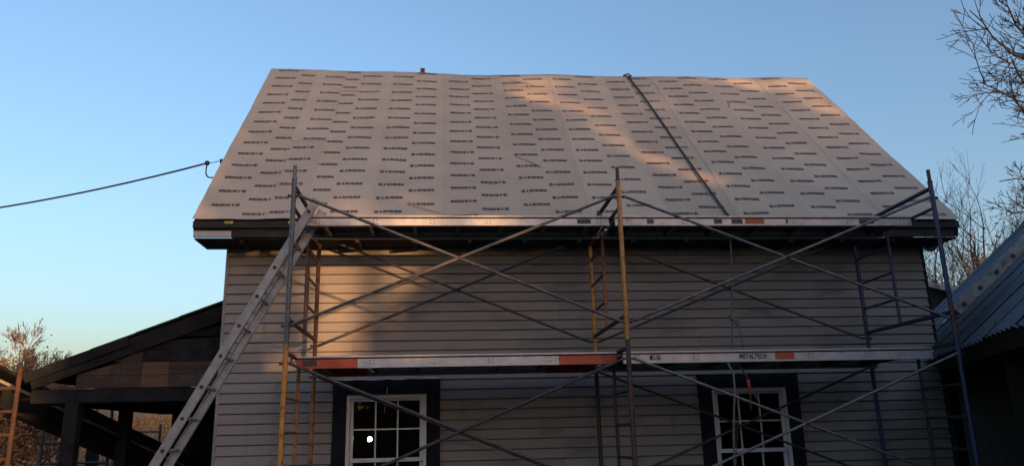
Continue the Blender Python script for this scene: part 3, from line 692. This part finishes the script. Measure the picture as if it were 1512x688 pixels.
def BW(e_, p_, z_): return E1+be*e_+bpv*p_+Vector((0, 0, z_-BZ))
IN = .75
nbd = 36; wv = (EN-E0)/nbd
for i in range(nbd):
    k = MB(); e_ = E0+wv*i
    T = lambda q: BW(q.x, q.y, q.z)
    dj = .012*bt_r.random()
    k.box(e_+.004, e_+wv-.004, IN+dj, IN+.03+dj, GZ-.1, BZ+IN*math.tan(BPT)-.2, T); bb(k, 'wall_board', M['barnboard'])
for e_ in (E0+.1, E0+2.4, E0+4.9, E0+7.4, EN-.1):
    k = MB(); k.box(e_-.06, e_+.06, .30, .42, GZ-.1, BZ+.02, lambda q: BW(q.x, q.y, q.z)); bb(k, 'post', M['barnboard'])
wid = 2*SLB*math.cos(BPT)
for e_ in (E0+.08, EN-.08):
    k = MB(); P = [BW(e_, IN, GZ-.1), BW(e_, wid-IN, GZ-.1), BW(e_, wid-IN, BZ+IN*math.tan(BPT)-.2), BW(e_, wid/2, BZ+SLB*math.sin(BPT)-.2), BW(e_, IN, BZ+IN*math.tan(BPT)-.2)]
    Q = [p+be*.05 for p in P]; k.v = [tuple(p) for p in P+Q]; k.f = [(0, 1, 2, 3, 4), (9, 8, 7, 6, 5)]+[(i, (i+1) % 5+0, (i+1) % 5+5, i+5) for i in range(5)]
    bb(k, 'gable_wall', M['barnboard'])
k = MB(); k.box(E0+.1, EN-.1, wid-IN-.04, wid-IN, GZ-.1, BZ+IN*math.tan(BPT)-.2, lambda q: BW(q.x, q.y, q.z)); bb(k, 'rear_wall', M['barnboard'])
# roof ladder lying on the tin
rlE = 2.45
rl0 = BT(Vector((rlE, .95, .03)))
rlad = empty('roof_ladder', tuple(rl0), 'pale weathered wooden roof ladder lying on the tin barn roof', 'ladder')
def rr_(mb, n, m): return under(mb.build(n, m, bevel=.004), rlad)
for e_ in (rlE, rlE+.42): rr_(MB().box(e_-.02, e_+.02, .95, 4.6, .032, .165, BT), 'rail', M['plank'])
for i in range(13): s0 = 1.08+.29*i; rr_(MB().box(rlE-.04, rlE+.47, s0-.02, s0+.024, .075, .125, BT), 'rung', M['dark'])
rr_(MB().box(rlE+.7, rlE+.98, .9, 4.7, .035, .06, BT), 'side_plank', M['plank'])

# ------------------------------------------------------------------ low shed behind the barn
s0, s1 = atY(1362, 417, 15.5), atY(1432, 434, 15.0)
shd = empty('low_shed', (s0.x, 15.6, GZ), 'low brown shed with a pale roof edge behind the house corner', 'shed')
def sh(mb, n, m): return under(mb.build(n, m), shd)
sh(MB().bar(s0-(s1-s0)*.6, s1+(s1-s0)*1.0, .05, .10), 'fascia', M['plank'])
v_ = Vector((.2, 2.5, .5))
k = MB(); a, c = s0-(s1-s0)*.6+Vector((0, 0, .055)), s1+(s1-s0)*1.0+Vector((0, 0, .055)); k.quad(a, c, c+v_, a+v_); k.quad(a-Vector((0, 0, .06)), a+v_-Vector((0, 0, .06)), c+v_-Vector((0, 0, .06)), c-Vector((0, 0, .06))); sh(k, 'roof', M['shingle'])
for i in range(12):
    a = s0.lerp(s1, -.5+2.4*i/12)+Vector((0, .25, 0)); c = s0.lerp(s1, -.5+2.4*(i+.94)/12)+Vector((0, .25, 0))
    k = MB(); k.v = [(a.x, a.y, GZ), (c.x, c.y, GZ), (c.x, c.y, c.z-.0), (a.x, a.y, a.z), (a.x, a.y+.03, GZ), (c.x, c.y+.03, GZ), (c.x, c.y+.03, c.z), (a.x, a.y+.03, a.z)]
    k.f = [(0, 1, 2, 3), (5, 4, 7, 6), (0, 4, 5, 1), (3, 2, 6, 7), (0, 3, 7, 4), (1, 5, 6, 2)]; sh(k, 'wall_board', M['wood'])

# ------------------------------------------------------------------ trees
def bough(mb, p, d, L, r, depth, rg, up=.12, spread=.6, nseg=4, kids=(3, 5), tips=None, rmin=.004):
    pts = [p]; dd = d.normalized()
    for i in range(nseg):
        dd = (dd+Vector((rg.gauss(0, .13), rg.gauss(0, .13), rg.gauss(0, .10)+up*.3))).normalized(); pts.append(pts[-1]+dd*(L/nseg))
    for i in range(nseg):
        ra_, rb_ = r*(1-.62*i/nseg), r*(1-.62*(i+1)/nseg); mb.tube(pts[i], pts[i+1], max(ra_, rmin), max(rb_, rmin), n=3 if r < .03 else (5 if r < .09 else 7), cap=False)
    if depth == 0:
        if tips is not None: tips.append(pts[-1])
        return
    for k in range(rg.randint(*kids)):
        t = rg.uniform(.3, 1.0); i = min(nseg-1, int(t*nseg)); q = pts[i].lerp(pts[i+1], t*nseg-i)
        ax = dd.orthogonal().normalized(); ax.rotate(Matrix.Rotation(rg.uniform(0, 6.283), 3, dd))
        nd = (dd*math.cos(spread*rg.uniform(.6, 1.35))+ax*math.sin(spread*rg.uniform(.6, 1.35))+Vector((0, 0, up))).normalized()
        bough(mb, q, nd, L*rg.uniform(.45, .72), r*.5, depth-1, rg, up, spread, max(2, nseg-1), kids, tips, rmin)
    bough(mb, pts[-1], dd, L*.6, r*.38, depth-1, rg, up, spread, max(2, nseg-1), kids, tips, rmin)
def bare_tree(x, y, h, label, seed, m='bark', group=None, leaves=None, lean=0., depth=4, rmin=.006, kids=(3, 5)):
    rg = random.Random(seed); z = gz(x, y); t = empty('bare_tree', (x, y, z), label, 'tree', group)
    tr = MB(); tr.v = []; pts = [Vector((0, 0, -.1))]; d = Vector((lean, 0, 1)).normalized(); r = h*.016; n_ = 6; crown = MB(); tips = []
    for i in range(n_):
        d = (d+Vector((rg.gauss(0, .07), rg.gauss(0, .07), .05))).normalized(); pts.append(pts[-1]+d*(h*.62/n_))
    for i in range(n_): tr.tube(pts[i], pts[i+1], r*(1-.7*i/n_), r*(1-.7*(i+1)/n_), n=8, cap=False)
    tr.build('trunk', M[m], t, smooth=True)
    for i in range(2, n_+1):
        for k in range(rg.randint(2, 3)):
            a = rg.uniform(0, 6.283); bough(crown, pts[i].lerp(pts[i-1], rg.random()), Vector((math.cos(a), math.sin(a), rg.uniform(.5, 1.1))), h*rg.uniform(.2, .34), r*.36, depth-1, rg, tips=tips, rmin=rmin, kids=kids)
    bough(crown, pts[-1], d, h*.3, r*.3, depth-1, rg, tips=tips, rmin=rmin, kids=kids)
    crown.build('crown', M[m], t)
    if leaves:
        lf = MB(); mm, cnt, sz = leaves; hc = rg.choice(tips); hot = sorted(tips, key=lambda q: (q-hc).length)[:max(4, len(tips)//4)]
        for k in range(cnt):
            p = rg.choice(tips if k % 4 == 0 else hot)+Vector((rg.gauss(0, .22), rg.gauss(0, .22), rg.gauss(0, .22))); a = Vector((rg.gauss(0, 1), rg.gauss(0, 1), rg.gauss(0, 1))).normalized(); b_ = a.orthogonal().normalized()
            lf.quad(p-a*sz, p+b_*sz*.6, p+a*sz, p-b_*sz*.6)
        lf.build('leaves', M[mm], t)
    return t
gR = 'bare trees behind the barn'
def gx(px, py, Y): return atY(px, py, Y).x
bare_tree(gx(1398, 400, 30), 30, 9.3, 'slim bare tree rising just beyond the house corner and low shed', 11, group=gR, kids=(2, 4))
bare_tree(gx(1375, 400, 34), 34, 8.2, 'small bare tree half hidden by the house corner', 15, group=gR, kids=(2, 4))
bare_tree(gx(1425, 400, 36), 36, 12.2, 'taller bare tree with spreading branches behind the low shed', 23, group=gR, kids=(2, 4))
bare_tree(gx(1462, 400, 27), 27, 8.4, 'small tree still holding orange brown leaves above the tin roof', 31, group=gR, kids=(2, 4), leaves=('leafor', 420, .09))
bare_tree(gx(1440, 400, 25), 25, 7.6, 'dark tree with sparse dull leaves above the tin roof', 37, group=gR, kids=(2, 4), leaves=('leafdk', 500, .09))
bare_tree(gx(1500, 400, 38), 38, 11.0, 'thin bare tree standing behind the orange leaved tree', 41, group=gR, kids=(2, 4))
# tall tree whose limbs reach in from the right
TX, TY = 13.6, 14.0; tt = empty('bare_tree', (TX, TY, gz(TX, TY)), 'tall bare tree reaching thin limbs over the barn roof from the side', 'tree')
trk = MB(); zz0 = -.1; lp = Vector((0, 0, -.1)); rg = random.Random(5)
for i in range(9):
    np_ = Vector((rg.gauss(0, .08), rg.gauss(0, .08), lp.z+1.55)); trk.tube(lp, np_, .26*(1-.085*i), .26*(1-.085*(i+1)), n=9, cap=False); lp = np_
trk.build('trunk', M['bark'], tt, smooth=True)
cr = MB(); o_ = tt.location
for (px, py, dz, Yt) in ((1432, 16, 1.0, 11.5), (1478, 62, .9, 12.5), (1475, 2, 1.2, 12), (1448, 122, .5, 11.5), (1470, 135, .4, 13), (1475, 92, .7, 12), (1498, 172, .3, 12.0), (1476, 268, .1, 13.0), (1502, 40, 1.0, 13), (1492, 316, .0, 13.0)):
    e_ = atY(px, py, Yt)-o_; s_ = Vector((0, 0, max(2.0, min(12.5, e_.z-dz-1.1)))); npt = 9; pts = []
    for i in range(npt+1):
        t = i/npt; q = s_.lerp(e_, t); q.z += .5*math.sin(math.pi*t); q += Vector((rg.gauss(0, .05), rg.gauss(0, .05), rg.gauss(0, .05)))*(1 if 0 < i < npt else 0); pts.append(q)
    L0 = (e_-s_).length
    for i in range(npt): cr.tube(pts[i], pts[i+1], .036*(1-.88*i/npt)+.005, .036*(1-.88*(i+1)/npt)+.005, n=5, cap=False)
    for k in range(15):
        t = rg.uniform(.3, 1); i = min(npt-1, int(t*npt)); q = pts[i].lerp(pts[i+1], t*npt-i); dd = (pts[i+1]-pts[i]).normalized()
        ax = dd.orthogonal().normalized(); ax.rotate(Matrix.Rotation(rg.uniform(0, 6.283), 3, dd))
        bough(cr, q, dd*.75+ax*.75+Vector((0, 0, .15)), L0*rg.uniform(.06, .15), .013, 2, rg, up=.06, spread=.75, nseg=3, kids=(1, 3), rmin=.006)
cr.build('crown', M['bark'], tt)
# left background
gL = 'bare trees on the rise beyond the porch'
bare_tree(gx(22, 560, 19), 19, 3.2, 'pale bare tree standing tallest beyond the porch roof corner', 52, m='barkwarm', group=gL, depth=5, rmin=.005, kids=(3, 5), leaves=('leafor', 500, .03))
bare_tree(gx(52, 560, 16.5), 16.5, 2.0, 'low bushy bare tree next to the porch roof corner', 57, m='barkwarm', group=gL, leaves=('leafor', 2600, .035), rmin=.004, depth=5, kids=(3, 4))
bare_tree(gx(-30, 560, 20), 20, 3.2, 'bare tree with orange leaves at the edge of the rise beyond the rusty frame', 61, m='barkwarm', group=gL, leaves=('leafor', 2600, .035), rmin=.004, depth=5, kids=(3, 4))
bare_tree(gx(2, 560, 17), 17, 2.7, 'small bare tree with scattered orange leaves beyond the rusty frame', 63, m='barkwarm', group=gL, leaves=('leafor', 3000, .035), rmin=.004, depth=5, kids=(3, 4))
bs_ = MB(); rg = random.Random(77)
for k in range(900):
    y = rg.uniform(15, 40); px = rg.uniform(-160, 330); x = gx(px, 660, y); z = gz(x, y); h = rg.uniform(.5, 1.5)
    c = Vector((x, y, z))
    for j in range(11):
        d = Vector((rg.gauss(0, .45), rg.gauss(0, .45), 1)).normalized(); q = c+Vector((rg.gauss(0, .15), rg.gauss(0, .15), 0)); e_ = q+d*h*rg.uniform(.5, 1.1); mid = (q+e_)/2+Vector((rg.gauss(0, .08), rg.gauss(0, .08), 0))
        bs_.tube(q, mid, .014, .010, n=3, cap=False); bs_.tube(mid, e_, .010, .005, n=3, cap=False)
        for m_ in range(5):
            l_ = mid.lerp(e_, rg.random())+Vector((rg.gauss(0, .09), rg.gauss(0, .09), rg.gauss(0, .09))); a = Vector((rg.gauss(0, 1), rg.gauss(0, 1), rg.gauss(0, 1))).normalized(); b_ = a.orthogonal().normalized(); s_ = .05
            bs_.quad(l_-a*s_, l_+b_*s_*.6, l_+a*s_, l_-b_*s_*.6)
tag(bs_.build('dry_brush', M['brush']), 'sunlit orange brown brush covering the rise beyond the porch', 'brush', kind='stuff')

# ------------------------------------------------------------------ unseen evergreens added behind the viewer: they shade the house, darken the panes
def keep(p):
    """how likely foliage stands here: gaps carved in the crowns to shape the sun patches"""
    t = (WY-p.y)/LD.y; q = p+LD*t
    if q.z < 3.9:
        c = q-CAM; dx = c.dot(_r); dy = c.dot(_u); df = c.dot(_f); px, py = IW/2+F*dx/df, IH/2-F*dy/df
        edge = 690-.70*(py-362)
        if px < 330 or py > 610 or (px > 480 and py > 556): return 1
        if px > edge: return 1
        if px < 445: return .10 if py < 560 else .22
        if py > 545: return .14
        return .0 if px < edge-75 else .05
    P0 = Vector((0, YE, ZE)); t = (P0-p).dot(RN)/LD.dot(RN); q = p+LD*t; c = q-CAM; px, py = IW/2+F*c.dot(_r)/c.dot(_f), IH/2-F*c.dot(_u)/c.dot(_f)
    best = 1
    for (cx, cy, rx, ry, ang, v) in ((905, 200, 80, 22, 28, .05), (1035, 262, 55, 20, 20, .02), (965, 235, 60, 20, 25, .08), (1150, 122, 90, 14, 5, .10), (1060, 114, 90, 9, 0, .12), (1195, 160, 34, 20, 30, .16), (790, 130, 70, 20, 15, .06), (860, 165, 60, 20, 25, .09), (362, 192, 12, 16, 0, .05), (560, 300, 140, 18, 0, .16), (1120, 300, 70, 14, 0, .2), (880, 150, 160, 30, 10, .25)):
        a = R(ang); u_, v_ = (px-cx)*math.cos(a)+(py-cy)*math.sin(a), -(px-cx)*math.sin(a)+(py-cy)*math.cos(a)
        if (u_/rx)**2+(v_/ry)**2 < 1: best = min(best, v)
    return best
def evergreen(x, y, h, rad, seed, label, cnt):
    rg = random.Random(seed); t = empty('unseen_evergreen', (x, y, gz(x, y)), label, 'tree', 'unseen evergreens added for shade and dark reflections'); o = t.location
    MB().tube((0, 0, -.1), (0, 0, h*.97), h*.02, .02, n=8).build('trunk', M['bark'], t)
    lf = MB()
    for k in range(cnt):
        z = h*(1-math.sqrt(rg.random()))*1.0+.1; rr = rad*(1-.72*z/h)*math.sqrt(rg.random()); a = rg.uniform(0, 6.283)
        z = rg.uniform(.1, h); rr = rad*(1-.6*(z/h)**1.5)*math.sqrt(rg.random())
        p = Vector((rr*math.cos(a), rr*math.sin(a), z))
        if rg.random() > keep(p+o): continue
        d = Vector((math.cos(a), math.sin(a), -.35)); d = (d+Vector((rg.gauss(0, .35), rg.gauss(0, .35), rg.gauss(0, .35)))).normalized(); s_ = d.cross(Vector((0, 0, 1))).normalized(); n_ = d.cross(s_)
        s_ = (s_+n_*rg.gauss(0, .8)).normalized(); L_ = rg.uniform(.2, .42); w_ = L_*.42
        lf.quad(p, p+d*L_*.5+s_*w_, p+d*L_, p+d*L_*.5-s_*w_)
    lf.build('foliage', M['needle'], t)
for i, (x, y, h, rad, cnt) in enumerate(((9.2, -5.2, 8.8, 1.8, 8000), (11.2, -5.8, 9.4, 2.1, 9000), (13.9, -5.4, 9.6, 2.2, 9000), (16.4, -6.2, 9.2, 2.1, 8000), (9.0, -7.4, 6.2, 1.2, 2600), (10.4, -8.4, 9.4, 2.1, 9000), (13.2, -8.6, 9.8, 2.2, 9000), (16.0, -9.0, 10.2, 2.3, 9000), (6.4, -5.2, 4.8, 1.45, 6500))):  # the last one is added to shade the porch and ladder
    evergreen(x, y, h, rad, 100+i, ['broad', 'tall', 'dense', 'wide', 'short', 'full', 'slender', 'tallest', 'lone young'][i]+' dark evergreen out of view, added to shade the house and porch', cnt)
for i, (x, y, h, rad, cnt) in enumerate(((-7, -22, 7, 3.2, 15000), (-1.5, -23, 6.5, 3.2, 15000), (4.5, -22.5, 7, 3.2, 9000), (10, -23.5, 6, 2.8, 4000), (14.5, -23, 3.4, 2.4, 2500), (-13, -22, 6, 3, 3500))):  # put in so the window panes mirror dark foliage
    evergreen(x, y, h, rad, 200+i, ['round', 'low', 'bushy', 'thick', 'smallest', 'end'][i]+' dark evergreen shrub out of view, added to darken the window reflections', cnt)
